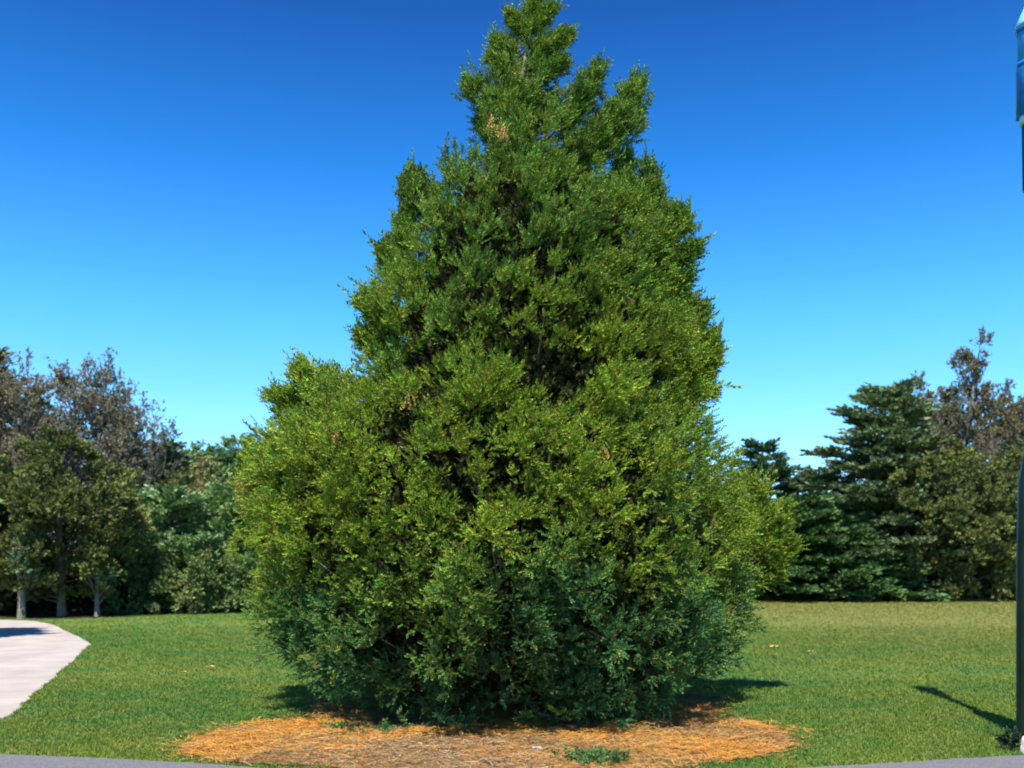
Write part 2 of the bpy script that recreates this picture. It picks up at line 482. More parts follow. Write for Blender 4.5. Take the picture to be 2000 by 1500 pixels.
# named plumes that break the outline
plumes = [((1095, 260), (1182, 122), 34, 0), ((1165, 300), (1262, 145), 50, .2), ((1120, 330), (1225, 215), 44, 0), ((850, 440), (806, 340), 32, 0.1), ((812, 420), (794, 350), 18, 0),
          ((640, 800), (578, 712), 40, 0), ((600, 830), (534, 765), 34, 0.2), ((690, 790), (628, 728), 34, 0), ((1255, 470), (1272, 318), 30, 0), ((1215, 440), (1230, 345), 28, 0), ((1265, 520), (1310, 400), 34, 0), ((1200, 400), (1225, 300), 18, .2),
          ((1260, 560), (1366, 478), 30, 0), ((1270, 600), (1340, 540), 34, 0), ((1300, 690), (1385, 600), 36, 0), ((1290, 640), (1350, 590), 34, 0), ((1310, 760), (1402, 690), 34, 0), ((1320, 790), (1390, 750), 34, 0), ((810, 570), (744, 488), 28, 0), ((800, 500), (786, 430), 26, 0), ((780, 660), (706, 580), 28, 0), ((770, 720), (702, 650), 30, 0), ((1040, 110), (1120, 62), 15, 0), ((1040, 150), (1105, 120), 18, 0), ((1035, 60), (1080, 14), 11, 0), ((1038, 40), (1046, -4), 9, 0),
          ((1030, 70), (994, 30), 12, 0), ((1440, 1080), (1478, 930), 62, .9), ((1460, 1110), (1535, 985), 52, .9), ((1470, 1130), (1545, 1070), 40, .9), ((1340, 470), (1325, 420), 22, 0),
          ((1000, 250), (1040, 175), 22, -.22), ((1030, 290), (1000, 215), 20, -.2), ((1010, 260), (958, 190), 32, .25), ((1030, 265), (1082, 185), 30, .25), ((1015, 230), (990, 150), 26, .3), ((1030, 180), (1062, 110), 22, .2), ((1000, 300), (935, 230), 30, .2), ((500, 960), (488, 900), 26, 0), ((930, 200), (915, 165), 26, 0), ((1330, 760), (1400, 655), 24, 0), ((620, 830), (560, 870), 40, 0), ((1000, 110), (972, 80), 14, 0), ((1010, 150), (960, 110), 14, 0)]
ep, ed, er, el_ = [], [], [], []
for (b, t, rp, dy) in plumes:
    B = np.array(at(b[0], b[1], D + dy)); T = np.array(at(t[0], t[1], D + dy))
    rr = rp / F * D
    m = max(4, int(np.linalg.norm(T - B) / (rr * .33)))
    for i in range(m):
        q = (i + .3) / m
        wdt = rr * (1 - .62 * q ** 1.5)
        for _ in range(6):
            ep.append(B + (T - B) * q * .88 + rng.normal(0, .36, 3) * wdt)
            ed.append(unit((T - B)) + rng.normal(0, .35, 3)); er.append(wdt * .62); el_.append(wdt * .95)
ep = np.array(ep); ed = unit(np.array(ed))
cpos = np.vstack([cpos, ep]); cdir = np.vstack([cdir, ed]); crad = np.concatenate([crad, er]); clen = np.concatenate([clen, el_])
ctone = np.concatenate([ctone, rng.normal(0.1, .2, len(ep))])
# loose sprigs dragging on the mulch at the foot
for (px, py) in [(690, 1428), (730, 1432), (770, 1426), (850, 1430), (905, 1425), (1040, 1412), (1100, 1405), (1160, 1395), (1200, 1398), (640, 1345), (610, 1330), (1250, 1380), (1300, 1352), (1330, 1340)]:
    Y = 9.75 + .2 * abs(px - 900) / 300
    q = at(px, py, Y); q.z = max(q.z, .06)
    cpos = np.vstack([cpos, [q]]); cdir = np.vstack([cdir, unit(np.array([rng.normal(0, .5), -1, .1]))]); crad = np.append(crad, .12); clen = np.append(clen, .2); ctone = np.append(ctone, .1)

def fill_clumps(cpos, cdir, crad, clen, per, spray_len, puff=0):
    n = len(cpos)
    idx = np.repeat(np.arange(n), per)
    m = len(idx)
    if puff:
        pid = np.arange(m) // puff
        d = rdir(m)[pid * puff]
        rr = (rng.random(m) ** .35)[pid * puff]
        d = unit(d + cdir[idx] * .6 + np.array([0, 0, .3]))
        radial = d - (d * cdir[idx]).sum(1, keepdims=True) * cdir[idx]
        along = (d * cdir[idx]).sum(1, keepdims=True)
        pos = cpos[idx] + radial * crad[idx, None] * rr[:, None] + cdir[idx] * along * clen[idx, None] * rr[:, None]
        out = rdir(m)
        axis = unit(d * .65 + cdir[idx] * np.interp(cpos[idx, 2], [2, 4.5], [.65, .9])[:, None] + out * np.interp(cpos[idx, 2], [2, 4.5], [.78, .58])[:, None] + np.array([0, 0, .15]))
        return idx, pos + out * spray_len * .15, axis
    d = rdir(m)
    d = unit(d + cdir[idx] * .75 + np.array([0, 0, .25]))
    rr = rng.random(m) ** .45
    radial = d - (d * cdir[idx]).sum(1, keepdims=True) * cdir[idx]
    along = (d * cdir[idx]).sum(1, keepdims=True)
    pos = cpos[idx] + radial * crad[idx, None] * rr[:, None] + cdir[idx] * along * clen[idx, None] * rr[:, None]
    axis = unit(d * .55 + cdir[idx] * .9 + rdir(m) * .45)
    return idx, pos, axis
per = np.clip((crad ** 2 * 260).astype(int), 3, 15) * 6
idx, pos, axis = fill_clumps(cpos, cdir, crad, clen, per, .14, 6)
keep = pos[:, 2] > 0.03
idx, pos, axis = idx[keep], pos[keep], axis[keep]
n = len(pos)
slen = rng.uniform(.08, .145, n) * np.interp(pos[:, 2], [0, 5, 7.2, 8.6], [1, 1, .85, .62])
whisk = (rng.random(n) < .035) & (pos[:, 2] > 2.5)
axis = np.where(whisk[:, None], unit(cdir[idx] + np.array([0.1, 0, .35])), axis)
pos = pos + np.where(whisk[:, None], axis * .05, 0)
slen *= np.where(whisk, 1.7, 1) * np.where(rng.random(n) < .06, 1.4, 1) * np.where(idx >= NMAIN, 1.2, 1)
# colour: fresh yellow-green over most of the crown, darker and bluer green low down; every shoot differs
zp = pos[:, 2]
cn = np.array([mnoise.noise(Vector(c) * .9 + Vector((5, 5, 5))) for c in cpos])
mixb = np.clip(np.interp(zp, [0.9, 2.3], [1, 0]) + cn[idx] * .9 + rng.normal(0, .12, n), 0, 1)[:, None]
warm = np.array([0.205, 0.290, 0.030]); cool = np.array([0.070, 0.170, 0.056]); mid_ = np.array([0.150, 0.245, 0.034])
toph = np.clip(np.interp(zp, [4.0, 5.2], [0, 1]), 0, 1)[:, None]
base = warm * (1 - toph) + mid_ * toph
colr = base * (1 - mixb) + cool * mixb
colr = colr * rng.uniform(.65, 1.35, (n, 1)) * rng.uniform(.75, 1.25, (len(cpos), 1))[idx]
colr[:, 0] *= rng.uniform(.75, 1.3, n)
bright = rng.random(n) < .03
colr[bright] = np.array([0.30, 0.34, 0.05]) * rng.uniform(.7, 1.1, (bright.sum(), 1))
deadm = rng.random(n) < .007
colr[deadm] = (0.28, 0.17, 0.06)
tree = empty("conifer_tree", (0, D, 0), "large dense green conifer with pointed top standing in the orange mulch bed", "tree")
print("sprays", n, "clumps", len(cpos))
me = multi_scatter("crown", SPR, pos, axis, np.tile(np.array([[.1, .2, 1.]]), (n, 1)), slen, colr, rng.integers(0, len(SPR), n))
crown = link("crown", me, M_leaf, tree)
# older, browner foliage deep inside (what keeps the sky from showing through)
m = 42000
z = rng.random(m) * (ZTOP - 2.3) + .25
th = rng.uniform(0, 6.283, m)
cx, half = envelope(th, z)
kp = rng.random(m) < np.clip(half / 2.6, .1, 1)
z, th, cx, half = z[kp], th[kp], cx[kp], half[kp]
r = (half - np.interp(z, [0, 3, 6], [.42, .5, .6])) * rng.uniform(.5, .92, len(z)); r = np.maximum(r, 0)
ip = np.stack([cx + np.cos(th) * r, D + np.sin(th) * r, z], 1)
ia = unit(np.stack([np.cos(th), np.sin(th), rng.uniform(.2, .8, len(z))], 1) + rdir(len(z)) * .5)
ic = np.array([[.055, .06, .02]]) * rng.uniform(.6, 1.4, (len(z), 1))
inner = link("inner_foliage", multi_scatter("inner_foliage", CL, ip, ia, rdir(len(z)), rng.uniform(.13, .20, len(z)), ic, rng.integers(0, 6, len(z))), M_leaf, tree)
# trunk with limbs
T = Tubes()
tp = [Vector((0, D, 0)), Vector((.02, D, 1.5)), Vector((.05, D, 3.5)), Vector((.04, D - .0, 5.5)), at(1012, 270, D - .1), at(1018, 160, D - .08), at(1032, 80, D - .03), at(1042, 20, D), at(1046, -6, D)]
T.add(tp, [.16, .13, .11, .08, .040, .029, .020, .012, .006], 9, .08)
T.build("trunk", M_bark, tree)
T = Tubes()
sel = rng.choice(len(cpos), 420, replace=False)
for i in sel:
    c = Vector(cpos[i])
    zb = max(.3, c.z - (math.hypot(c.x, c.y - D)) * random.uniform(.35, .8))
    zb = min(zb, ZTOP - .5)
    b0 = Vector((0.03, D, zb))
    mid = b0.lerp(c, .5) + Vector((0, 0, -.08 * (c - b0).length))
    ln = (c - b0).length
    T.add([b0, mid, c], [.012 + .012 * ln, .008 + .006 * ln, .004], 5)
T.build("limbs", M_bark, tree)
# dead tan sprigs
ds = Tubes(); dp = []; dd = []
for (px, py, Y, n_) in [(652, 868, 9.9, 14), (478, 955, 12, 16), (475, 985, 12, 10), (1185, 900, 9.5, 4), (640, 860, 9.95, 8), (800, 800, 10, 3), (980, 275, 11.0, 6), (968, 262, 11, 5), (1010, 150, 11.8, 4), (870, 245, 11.9, 0)]:
    c = np.array(at(px, py, Y))
    for _ in range(n_):
        dp.append(c + rng.normal(0, .045, 3)); dd.append(np.array([rng.normal(0, .3), -.2, 1]))
dp = np.array(dp); dd = unit(np.array(dd)); n = len(dp)
link("dead_twigs", multi_scatter("dead_twigs", SPR, dp, dd, rdir(n), rng.uniform(.10, .18, n), np.array([[.55, .36, .12]]) * rng.uniform(.7, 1.2, (n, 1)), rng.integers(0, 8, n)), M_straw, tree)

# ------------------------------------------------------------------ background trees
def trunk_mesh(root, base, top, r0, m=M_bark2, limbs=(), name="trunk"):
    T = Tubes()
    b = Vector(base); t = Vector(top)
    pts = [b.lerp(t, q) + Vector((math.sin(q * 5 + b.x) * .03 * (t - b).length * q, 0, 0)) for q in (0, .15, .35, .6, .85, 1)]
    pts[0].z -= .05
    T.add(pts, [r0 * 1.25, r0, r0 * .85, r0 * .6, r0 * .3, r0 * .08], 8, .06)
    for l in limbs:
        c = Vector(l); zb = b.z + (c.z - b.z) * random.uniform(.45, .8)
        q = max(.02, min(.95, (zb - b.z) / max(.1, t.z - b.z)))
        s = b.lerp(t, q); mid = s.lerp(c, .5) + Vector((0, 0, -.05 * (c - s).length))
        T.add([s, mid, c], [r0 * .35 * (1.1 - q), r0 * .2 * (1.1 - q), .015], 5)
    return T.build(name, m, root)

def bushy(name, label, X, Y, prof, col_a, col_b, nclump=350, cs=(.35, .8), up=.5, trunk_r=.18, lean=0, group=None, spray=.42, per=26, cat="tree", skirt=0.0, lumpy=.45, lf=1.5):
    """prof: list of (height m, radius m)"""
    root = empty(name, (X, Y, 0), label, cat, group)
    hz = np.array([p[0] for p in prof]); hr = np.array([p[1] for p in prof])
    z = rng.random(nclump * 4) * (hz[-1] - hz[0]) + hz[0]
    rr = np.interp(z, hz, hr)
    z = z[rng.random(len(z)) < np.clip(rr / hr.max(), .12, 1)][:nclump]
    n = len(z)
    th = rng.uniform(0, 6.283, n)
    rr = np.interp(z, hz, hr)
    R_ = hr.max()
    ns = np.array([mnoise.noise(Vector((math.cos(t) * 1.5 * lf + X, math.sin(t) * 1.5 * lf, q * 1.5 * lf / R_))) + .6 * mnoise.noise(Vector((math.cos(t) * 3.4 * lf + X, math.sin(t) * 3.4 * lf, q * 3.4 * lf / R_))) for t, q in zip(th, z)])
    r = np.maximum(0, rr * (.86 + lumpy * ns) - rng.random(n) ** 2.5 * rr * .5)
    cp = np.stack([X + np.cos(th) * r + lean * z, Y + np.sin(th) * r, z], 1)
    cd = unit(np.stack([np.cos(th), np.sin(th), np.full(n, up)], 1) + rng.normal(0, .3, (n, 3)))
    cr_ = rng.uniform(*cs, n); cl = cr_ * rng.uniform(.9, 1.5, n)
    idx, pos, axis = fill_clumps(cp, cd, cr_, cl, np.full(n, per), .4)
    k = pos[:, 2] > max(.03, skirt)
    idx, pos, axis = idx[k], pos[k], axis[k]
    m = len(pos)
    t = np.clip(rng.random(len(cp)) + ns * .8, 0, 1)[idx][:, None]
    c = (np.array(col_a) * t + np.array(col_b) * (1 - t)) * rng.uniform(.65, 1.35, (m, 1)) * rng.uniform(.8, 1.2, (len(cp), 1))[idx]
    link("crown", multi_scatter("crown", CL, pos, axis, rdir(m), rng.uniform(.6, 1.3, m) * spray, c, rng.integers(0, 6, m)), M_bgleaf, root)
    lm_ = [cp[i] for i in rng.choice(n, min(n, 30), replace=False)]
    trunk_mesh(root, (X, Y, 0), (X + lean * hz[-1], Y, hz[-1] * .93), trunk_r, limbs=lm_)
    return root

def cedar(name, label, X, Y, h, rb, col_a, col_b, tiers=16, spr=(.5, 1.0), top=None, zb=.6, bias=0.0, droop=.15, upsw=.25, group=None, per_b=9, power=.8):
    """layered conifer: tiers of long flat boughs that end in points"""
    root = empty(name, (X, Y, 0), label, "tree", group)
    pos, ax, colr, lims = [], [], [], []
    for i in range(tiers):
        q = (i + .5) / tiers
        zt = zb + (h - zb) * q
        R0 = rb * (1 - q) ** power + .25
        for j in range(per_b):
            a = rng.uniform(0, 6.283)
            L = R0 * rng.uniform(.65, 1.12) * (1 + bias * -math.cos(a))
            z0 = zt + rng.uniform(-.3, .3)
            tip = np.array([X + math.cos(a) * L, Y + math.sin(a) * L, max(.15, z0 + L * (upsw - droop * L / rb))])
            st = np.array([X, Y, z0])
            lims.append((st, tip))
            perp = np.array([-math.sin(a), math.cos(a), 0])
            m = int(8 + L * 9)
            tone = rng.uniform(.75, 1.25)
            for k in range(m):
                t = 1 - rng.random() ** 1.4 * .85
                wdt = L * .26 * (1.02 - t) ** .6 + .08
                o = rng.uniform(-1, 1)
                p = st + (tip - st) * t + perp * wdt * o + np.array([0, 0, rng.normal(0, .07) - .05 * t * L * .3])
                if p[2] < .05: p[2] = .05 + rng.random() * .2
                pos.append(p); ax.append((tip - st) / L + perp * o * .7 + np.array([0, 0, rng.uniform(-.1, .25)]))
                u = rng.random()
                colr.append((np.array(col_a) * u + np.array(col_b) * (1 - u)) * tone * rng.uniform(.7, 1.3))
    pos = np.array(pos); ax = np.array(ax); colr = np.array(colr); m = len(pos)
    link("crown", multi_scatter("crown", FL, pos, ax, np.tile([[0.05, 0.1, 1.]], (m, 1)) + rng.normal(0, .25, (m, 3)), rng.uniform(*spr, m), colr, rng.integers(0, 6, m)), M_bgleaf, root)
    T = Tubes()
    T.add([Vector((X, Y, -.05)), Vector((X, Y, h * .4)), Vector((X, Y, h * .8)), Vector((X, Y, h * 1.01))], [.03 * h, .022 * h, .01 * h, .015], 8, .05)
    for s, t in lims[::2]:
        s = Vector(s); t = Vector(t)
        T.add([s, s.lerp(t, .5), s.lerp(t, .92)], [.05, .035, .012], 4)
    T.build("trunk", M_bark2, root)
    return root

def sparse_tree(name, label, X, Y, h, spread, col_a, col_b, seed, leafy=1.0, r0=.17, tops=(), zc=.35, group=None, leafsz=.30):
    """half bare tree: forking limbs with thin tufts of brownish leaves"""
    root = empty(name, (X, Y, 0), label, "tree", group)
    rd = random.Random(seed); T = Tubes(); leaf = []
    def grow(p, d, l, r, lev):
        n = 4; pts = [p]; q = p.copy(); dd = d.copy()
        for _ in range(n):
            dd = (dd + Vector((rd.uniform(-.22, .22), rd.uniform(-.22, .22), rd.uniform(-.05, .16)))).normalized()
            q = q + dd * l / n; pts.append(q.copy())
        T.add(pts, [r * (1 - .5 * i / n) for i in range(n + 1)], 5 if lev else 8)
        if lev >= 3 or l < .45:
            for q2 in pts[2:]:
                leaf.append((q2, dd.copy()))
        if lev >= 5 or l < .32: return
        nb = 3 if lev else 4
        for k in range(nb):
            a = rd.uniform(0, 6.283); sp = rd.uniform(.35, .8)
            s = dd.orthogonal().normalized(); s2 = dd.cross(s)
            nd = (dd + (s * math.cos(a) + s2 * math.sin(a)) * sp + Vector((0, 0, .15))).normalized()
            grow(pts[rd.choice([2, 3, 4])], nd, l * rd.uniform(.6, .8), r * .5, lev + 1)
    for (tx, tz) in (tops or [(0, h)]):
        b = Vector((X, Y, 0))
        tgt = Vector((X + tx, Y + rd.uniform(-1, 1), tz))
        full = (tgt - b)
        L = full.length
        # stem up to the top with side branches all along
        N = 13; pts = [b + full * (i / N) + Vector((rd.uniform(-.12, .12), rd.uniform(-.12, .12), 0)) * (i > 0) for i in range(N + 1)]
        T.add(pts, [r0 * (1 - .9 * i / N) + .012 for i in range(N + 1)], 7, .05)
        for i in range(2, N + 1):
            if i / N < zc: continue
            if i > N * .5:
                leaf.append((pts[i], full.normalized())); leaf.append((pts[i].lerp(pts[i - 1], .5), full.normalized()))
            for k in range(4 if i < N - 1 else 2):
                a = rd.uniform(0, 6.283)
                nd = Vector((math.cos(a), math.sin(a), rd.uniform(.5, 1.3))).normalized()
                grow(pts[i], nd, spread * (1.15 - i / N) * rd.uniform(.4, 1.1) * .62 + .28, r0 * .5 * (1.1 - i / N) + .015, 2)
    T.build("limbs", M_twig, root)
    pos, ax = [], []
    for (p, d) in leaf:
        for _ in range(int(6 * leafy + rd.random())):
            if rd.random() < .095:
                pos.append(np.array(p) + rng.normal(0, .10, 3)); ax.append(np.array(d) + rng.normal(0, .7, 3))
    pos = np.array(pos); ax = np.array(ax); m = len(pos)
    u = rng.random((m, 1))
    cc = (np.array(col_a) * u + np.array(col_b) * (1 - u)) * rng.uniform(.7, 1.3, (m, 1))
    link("leaves", multi_scatter("leaves", CL, pos, ax, rdir(m), rng.uniform(.6, 1.3, m) * leafsz * .62, cc, rng.integers(0, 6, m)), M_bgleaf, root)
    return root

OL = (0.18, 0.195, 0.06); OLd = (0.09, 0.115, 0.04)
GR = (0.10, 0.185, 0.055); GRd = (0.055, 0.11, 0.045)
BG = (0.13, 0.22, 0.13); BGd = (0.08, 0.155, 0.08)
BR = (0.24, 0.175, 0.125); BRd = (0.18, 0.18, 0.105)
def XY(px, Y): return (px - 1000) / F * Y
def ZH(py, Y): return H - (py - YH) / F * Y
gB = "trees at the far edge of the lawn"
# left side
Y = 36.5
bushy("olive_conifer", "dark olive bushy conifer at far left with pale trunk by the path", XY(120, Y), Y, [(.7, 1.2), (1.6, 2.1), (3.0, 2.9), (4.2, 2.7), (5.3, 1.9), (6.3, .9), (6.7, .2)], OL, OLd, 300, (.2, .42), .35, .14, group=gB, spray=.27, lumpy=.55, per=34)
Y = 37.0
bushy("olive_conifer", "small dark olive conifer cut by the left edge of the photo", XY(-70, Y), Y, [(.5, 1.6), (2.2, 2.0), (3.8, 1.5), (5.0, .5), (5.2, .1)], OL, OLd, 160, (.22, .5), .35, .12, group=gB, spray=.34)
# slim light stem in front of it
Y = 34.4
bushy("young_tree", "slim young tree with pale trunk beside the path", XY(42, Y), Y, [(1.1, .25), (1.7, .55), (2.4, .5), (3.0, .2)], OL, BG, 26, (.16, .32), .8, .13, group=gB, spray=.26, per=14)
Y = 36.0
bushy("young_tree", "thin pale stemmed sapling under the dark olive conifer", XY(190, Y), Y, [(.7, .3), (1.2, .7), (1.8, .6), (2.2, .2)], OL, BG, 26, (.14, .3), .8, .09, group=gB, spray=.24, per=12)
Y = 41
sparse_tree("thin_tree", "half bare brownish tree at the left edge behind the olive conifer", XY(20, Y), Y, 9, 3.2, BR, BRd, 3, 1.0, tops=[(-.6, ZH(735, Y)), (1.1, ZH(745, Y)), (-1.8, ZH(770, Y))], group=gB)
Y = 42
sparse_tree("thin_tree", "reddish brown twiggy tree, second from the left edge", XY(150, Y), Y, 9, 3.2, BR, BRd, 5, 1.1, tops=[(-.1, ZH(735, Y)), (1.3, ZH(732, Y)), (-1.1, ZH(790, Y))], group=gB)
Y = 43
sparse_tree("thin_tree", "greyish almost leafless tree sloping down to the right, left of the gap in the skyline", XY(240, Y), Y, 8, 3.0, (.12, .12, .08), BRd, 8, .55, tops=[(.2, ZH(790, Y)), (1.2, ZH(820, Y)), (-.6, ZH(800, Y))], group=gB)
Y = 46
cedar("pine_tree", "dark green pine tip rising highest at the left edge", XY(-30, Y), Y, ZH(668, Y), 1.9, GR, GRd, 14, (.4, .8), zb=3, group=gB, upsw=.5)
Y = 45
cedar("cedar_tree", "flat layered grey green cedar with level boughs left of the skyline gap", XY(300, Y), Y, ZH(872, Y), 2.2, BG, BGd, 10, (.45, .9), zb=1, upsw=.12, droop=.05, group=gB, power=.35)
Y = 41.5
cedar("cedar_tree", "blue green cedar with sloping boughs between the olive conifer and the big conifer", XY(330, Y), Y, ZH(975, Y), 3.4, (.24, .35, .18), (.15, .24, .11), 12, (.45, .95), zb=.4, upsw=.45, droop=.1, group=gB, bias=-.2, power=.7)
Y = 46
bushy("brown_conifer", "brownish green bushy tree behind the blue green cedar", XY(370, Y), Y, [(.3, 3), (2.5, 3.4), (4.5, 3.0), (6, 1.8), (6.9, .4)], (.28, .23, .11), (.17, .23, .09), 360, (.3, .6), .4, .2, group=gB, spray=.38)
Y = 42.5
bushy("green_bush", "bright green tree right beside the left flank of the big conifer", XY(470, Y), Y, [(.1, 2.2), (1.6, 2.6), (3.2, 2.2), (4.6, 1.4), (5.4, .4)], (.20, .29, .10), (.12, .21, .07), 320, (.25, .55), .4, .2, group=gB, spray=.34)
Y = 39.5
bushy("green_bush", "low mixed green bush at the lawn edge left of the big conifer", XY(385, Y), Y, [(.05, 1.6), (.9, 1.9), (1.8, 1.3), (2.6, .4)], (.21, .25, .09), (.12, .2, .07), 180, (.2, .42), .4, .1, group=gB, spray=.28)
bushy("green_bush", "dark low bush at the lawn edge under the sloping cedar", XY(255, 38.5), 38.5, [(.05, .9), (.8, 1.1), (1.6, .6), (2.0, .2)], GR, GRd, 80, (.2, .4), .4, .1, group=gB, spray=.26)
Y = 62
for i, (px, py, r_, lb) in enumerate([(400, 885, 3.0, "distant round tree on the skyline, leftmost of three left of the big conifer"), (465, 872, 2.6, "distant green tree on the skyline, middle of three left of the big conifer"), (530, 880, 3.0, "distant green tree on the skyline touching the big conifer")]):
    h = ZH(py, Y + i)
    bushy("distant_tree", lb, XY(px, Y + i), Y + i, [(.5, r_), (h * .4, r_ * 1.15), (h * .75, r_ * .8), (h, .3)], (.15, .25, .10), (.09, .18, .08), 230, (.4, .8), .5, .25, group=gB, spray=.5)
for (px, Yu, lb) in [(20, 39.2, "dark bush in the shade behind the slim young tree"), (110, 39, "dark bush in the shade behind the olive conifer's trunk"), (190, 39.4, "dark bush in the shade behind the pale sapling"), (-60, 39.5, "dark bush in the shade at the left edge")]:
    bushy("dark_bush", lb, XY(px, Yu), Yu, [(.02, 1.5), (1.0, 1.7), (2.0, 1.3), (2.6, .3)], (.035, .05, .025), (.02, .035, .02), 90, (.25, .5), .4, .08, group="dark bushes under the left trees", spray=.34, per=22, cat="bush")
# behind the big conifer
for i, (px, py) in enumerate([(640, 960), (760, 960), (880, 960), (1000, 960), (1120, 960), (1240, 960), (1340, 960)]):
    Yb = 52 + (i % 3) * 2
    h = ZH(py, Yb)
    if i in (0, 6):
        bushy("distant_tree", ["dark tree behind the left half of the big conifer", 0, 0, 0, 0, 0, "dark tree behind the right half of the big conifer"][i], XY(px, Yb), Yb, [(.2, 3), (h * .5, 3.2), (h, .3)], GR, GRd, 150, (.4, .8), .5, .25, group=gB, spray=.5)
# right side
Y = 66
cedar("pine_tree", "small spire shaped conifer on the skyline right of the big conifer", XY(1490, Y), Y, ZH(868, Y), 3.2, BG, GRd, 13, (.6, 1.1), zb=1, upsw=.35, group=gB, per_b=8)
cedar("pine_tree", "low conifer shoulder between the skyline spire and the big cedar", XY(1560, 68), 68, ZH(935, 68), 3.6, BG, GRd, 12, (.6, 1.2), zb=.5, upsw=.3, group=gB)
Y = 60
bushy("distant_tree", "yellow green tree directly right of the big conifer", XY(1420, Y), Y, [(.1, 2.6), (2, 3.2), (4.5, 2.8), (6.5, 1.6), (7.2, .4)], (.16, .2, .05), GR, 280, (.35, .7), .5, .25, group=gB, spray=.42)
Y = 59
cedar("cedar_tree", "tall layered cedar with pointed boughs reaching left towards the big conifer", XY(1745, Y), Y, ZH(755, Y), 5.6, (.18, .23, .13), (.10, .15, .07), 19, (.55, 1.15), zb=.8, upsw=.22, droop=.12, group=gB, bias=.3, per_b=9, power=.62)
Y = 57
cedar("spreading_juniper", "low spreading dark green conifer at the lawn edge right of the big conifer", XY(1560, Y), Y, ZH(985, Y), 5.2, GR, GRd, 12, (.55, 1.1), zb=.2, upsw=.18, droop=.12, group=gB, per_b=15, power=.6)
cedar("spreading_juniper", "low drooping conifer in front of the tall layered cedar", XY(1680, 56), 56, ZH(1045, 56), 3.8, GR, GRd, 8, (.5, 1.0), zb=.15, upsw=.15, droop=.2, group=gB, per_b=14, power=.6)
Y = 57.2
bushy("olive_conifer", "huge dark olive bushy conifer at the right of the lawn", XY(1845, Y), Y, [(.2, 3.0), (2, 3.9), (4.8, 5.0), (6.8, 4.2), (8.2, 2.6), (9, .8)], OL, OLd, 380, (.3, .62), .35, .25, group=gB, spray=.36, lumpy=.5, per=36)
bushy("olive_conifer", "dark olive conifer cut by the right edge of the photo", XY(2010, 58.5), 58.5, [(.5, 2.8), (3, 3.4), (6, 2.9), (8.2, 1.6), (9.3, .4)], OL, GRd, 330, (.35, .75), .35, .22, group=gB, spray=.45)
Y = 63
sparse_tree("thin_tree", "brown half bare tree with the highest leaning tip at the right", XY(1840, Y), Y, 13, 4.2, BR, OLd, 21, 1.2, .26, tops=[(2.1, ZH(692, Y)), (-.8, ZH(765, Y)), (.6, ZH(780, Y))], group=gB, leafsz=.42)
sparse_tree("thin_tree", "brown half bare tree at the right edge behind the olive conifer", XY(1960, 64), 64, 12, 4.0, BR, OLd, 25, 1.2, .24, tops=[(.3, ZH(780, 64)), (-1.4, ZH(795, 64)), (1.8, ZH(800, 64))], group=gB, leafsz=.42)
sparse_tree("thin_tree", "greenish brown thin tree between the layered cedar and the leaning tip", XY(1765, 64.5), 64.5, 11, 3.6, (.15, .15, .06), BRd, 29, 1.2, .22, tops=[(0, ZH(785, 64)), (1.2, ZH(775, 64))], group=gB, leafsz=.42)
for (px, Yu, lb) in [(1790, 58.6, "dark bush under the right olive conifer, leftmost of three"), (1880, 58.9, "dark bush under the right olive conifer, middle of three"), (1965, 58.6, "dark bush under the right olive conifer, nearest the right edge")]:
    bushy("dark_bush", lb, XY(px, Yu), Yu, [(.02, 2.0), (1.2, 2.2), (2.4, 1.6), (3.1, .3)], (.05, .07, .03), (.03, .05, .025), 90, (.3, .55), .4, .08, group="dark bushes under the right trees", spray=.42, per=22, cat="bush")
# far belt
for i, (px, py, Yf) in enumerate([(40, 1000, 72), (190, 980, 74), (330, 960, 76), (1640, 960, 84), (1780, 940, 86), (1930, 930, 86)]):
    h = ZH(py, Yf)
    bushy("distant_tree", ["dark tree far behind the left edge trees", "dark tree far behind the reddish twiggy tree", "dark tree far behind the level cedar", "dark tree far behind the low spreading conifer", "dark tree far behind the layered cedar", "dark tree far behind the right edge trees"][i], XY(px, Yf), Yf, [(.1, 5), (h * .5, 5.2), (h, .6)], GR, GRd, 230, (.6, 1.1), .5, .3, group=gB, spray=.7)
# the tree left of the frame whose shade lies across the path
bushy("shade_tree", "leafy tree just left of the photo shading the path", -15.35, 22.9, [(2.6, 1.2), (3.4, 2.1), (4.6, 2.3), (5.8, 1.5), (6.6, .3)], GR, GRd, 300, (.25, .5), .5, .25, spray=.5)

# ------------------------------------------------------------------ post at the right edge
YP = 9.6
xp = XY(2017, YP)
root = empty("post", (xp, YP, 0), "tall post at the right edge with blue tiered head and dark green lower shaft", "post")
def lathe(prof, k=20):
    V, Fc = [], []
    for (r, z) in prof:
        for j in range(k):
            a = 2 * math.pi * j / k
            V.append((xp + r * math.cos(a), YP + r * math.sin(a), z))
    for i in range(len(prof) - 1):
        for j in range(k):
            Fc.append((i * k + j, i * k + (j + 1) % k, (i + 1) * k + (j + 1) % k, (i + 1) * k + j))
    return np.array(V), np.array(Fc)
def zp_(py): return H - (py - YH) / F * YP
def rp(px): return (2017 - px) / F * YP
def lat(name, prof, m, k=8):
    v, f = lathe([(rp(a), zp_(b)) for a, b in prof], k)
    return link(name, np_mesh(name, v, f), m, root)
M_b1 = plain("cyan_paint", (0.35, 0.80, 0.82), (0.30, 0.70, 0.75), .45, 8, .1)
M_b2 = plain("blue_paint", (0.02, 0.36, 0.75), (0.015, 0.27, 0.62), .4, 8, .1)
M_b3 = plain("deep_blue_paint", (0.01, 0.18, 0.50), (0.008, 0.13, 0.40), .4, 8, .1)
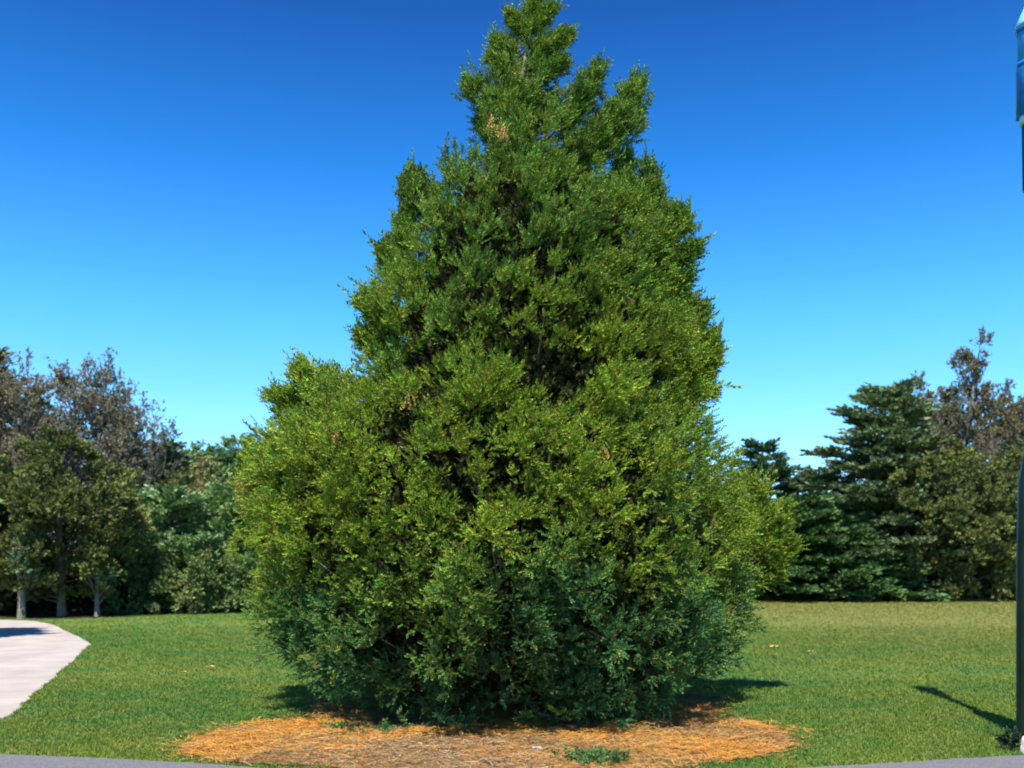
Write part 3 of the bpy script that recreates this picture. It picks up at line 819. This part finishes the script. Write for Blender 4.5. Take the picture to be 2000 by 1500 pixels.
M_dg = plain("dark_green_paint", (0.006, 0.022, 0.018), (0.004, 0.014, 0.012), .5, 5, .15)
lat("cap", [(2016.5, -25), (1998, 20), (1984, 50), (1986, 53), (2016, 53)], M_b1)
lat("eave", [(2016, 53.5), (1987, 53.5), (1984, 58), (1988, 64), (2016, 64)], M_b3)
lat("upper_tier", [(1989, 64.5), (1988, 122), (2016, 122)], M_b2)
lat("ring", [(2016, 122.5), (1987, 122.5), (1986, 128), (1991, 133), (2016, 133)], M_b3)
lat("lower_tier", [(1986.5, 133.5), (1986, 226), (2016, 226)], M_b3)
lat("collar", [(2016, 226.5), (1992, 226.5), (1991, 240), (1998, 243), (2016, 243)], M_b1)
lat("neck", [(1997.5, 243.5), (1999, 370), (2005, 380), (2005, 860), (1998, 900)], M_dg, 12)
lat("shaft", [(1998, 900.5), (1991, 940), (1988, 1100), (1988, 1470), (1988, 1476)], M_dg, 12)
lat("base_collar", [(1988, 1440), (1981, 1452), (1979, 1473), (1979, 1480)], M_dg, 12)

# small plants, stone, leaves ----------------------------------------
def small_plant(name, label, X, Y, h, r, c, n=60, sz=.09):
    root = empty(name, (X, Y, 0), label, "plant")
    p = np.stack([X + rng.normal(0, r * .45, n), Y + rng.normal(0, r * .4, n), rng.uniform(.02, h, n)], 1)
    a = np.stack([(p[:, 0] - X) / r, (p[:, 1] - Y) / r, rng.uniform(.3, 1.2, n)], 1)
    cc = np.array([c]) * rng.uniform(.6, 1.4, (n, 1))
    link("leaves", multi_scatter("leaves", CL, p, a + rng.normal(0, .3, (n, 3)), rdir(n), rng.uniform(.7, 1.3, n) * sz, cc, rng.integers(0, 6, n)), M_leaf, root)
    T = Tubes()
    for i in range(8):
        T.add([Vector((X, Y, 0)), Vector(p[i])], [.005, .002], 4)
    T.build("stems", M_twig, root)
X, Yq = gnd(1165, 1492)
small_plant("weed", "green leafy weed in the mulch at the bottom edge of the photo", X, Yq, .05, .25, (.09, .16, .05), 110, .075)
X, Yq = gnd(1975, 1466)
small_plant("shrub", "small dark shrub beside the foot of the green post", X, Yq, .13, .06, (.03, .05, .03), 60, .07)
def pebble(name, label, px, py, s, m, cat, flat=.5):
    import bmesh
    X, Yq = gnd(px, py)
    bm = bmesh.new(); bmesh.ops.create_icosphere(bm, subdivisions=3, radius=s)
    for v in bm.verts:
        k = 1 + .35 * mnoise.noise(v.co * (1.3 / s) + Vector((px, 0, 0)))
        v.co = Vector((v.co.x * k, v.co.y * k * .8, v.co.z * k * flat + s * flat * .6))
    me = bpy.data.meshes.new(name); bm.to_mesh(me); bm.free()
    me.materials.append(m); me.shade_smooth()
    o = bpy.data.objects.new(name, me); o.location = (X, Yq, .01); col.objects.link(o)
    return tag(o, label, cat)
M_stone = plain("pink_stone", (.62, .50, .48), (.45, .36, .35), .8, 12, .3)
pebble("stone", "pale pinkish upright stone at the foot of the green post", 2002, 1474, .036, M_stone, "stone", 2.6)
M_grey = plain("grey_stone", (.42, .40, .40), (.28, .25, .24), .85, 20, .4)
for (px, py, s, lb) in [(1050, 1466, .05, "flat grey stone in the mulch right of centre"), (1015, 1478, .035, "small grey stone near the bottom edge in the mulch"), (870, 1474, .03, "small grey stone in the bare left middle of the mulch")]:
    pebble("stone", lb, px, py, s, M_grey, "stone", .35)
# fallen branch piece
M_wood = plain("bleached_wood", (.60, .48, .38), (.45, .34, .26), .8, 30, .3)
T = Tubes()
X, Yq = gnd(1220, 1424)
T.add([Vector((X - .07, Yq + .05, .04)), Vector((X, Yq, .055)), Vector((X + .08, Yq - .05, .035))], [.008, .012, .007], 7, .1)
T.add([Vector((X, Yq, .055)), Vector((X - .02, Yq - .06, .03))], [.008, .005], 6, .1)
o = T.build("stick", M_wood); tag(o, "short bleached stick at the edge of the tree's shadow", "stick")
def dead_leaf(px, py, s, lb, c=(.60, .30, .12)):
    X, Yq = gnd(px, py)
    V = [(-1, 0, .25), (-.5, -.5, .1), (0, -.55, .25), (.6, -.35, .1), (1, 0, .35), (.5, .5, .15), (0, .6, .3), (-.6, .4, .1), (0, 0, 0)]
    me = bpy.data.meshes.new("fallen_leaf")
    me.from_pydata([(a * s, b * s, c_ * s + .045) for a, b, c_ in V], [], [(i, (i + 1) % 8, 8) for i in range(8)])
    me.materials.append(plain("dead_leaf", c, None, .8))
    o = bpy.data.objects.new("fallen_leaf", me); o.location = (X, Yq, 0); col.objects.link(o)
    tag(o, lb, "leaf")
dead_leaf(412, 1308, .085, "orange dry leaf on the lawn left of the big conifer")
dead_leaf(360, 1318, .045, "small yellowish leaf left of the orange dry leaf", (.55, .5, .15))
dead_leaf(1510, 1268, .12, "orange dry leaf on the lawn right of the big conifer")
dead_leaf(1582, 1277, .08, "smaller brown leaf right of the orange leaf on the right lawn", (.42, .27, .1))
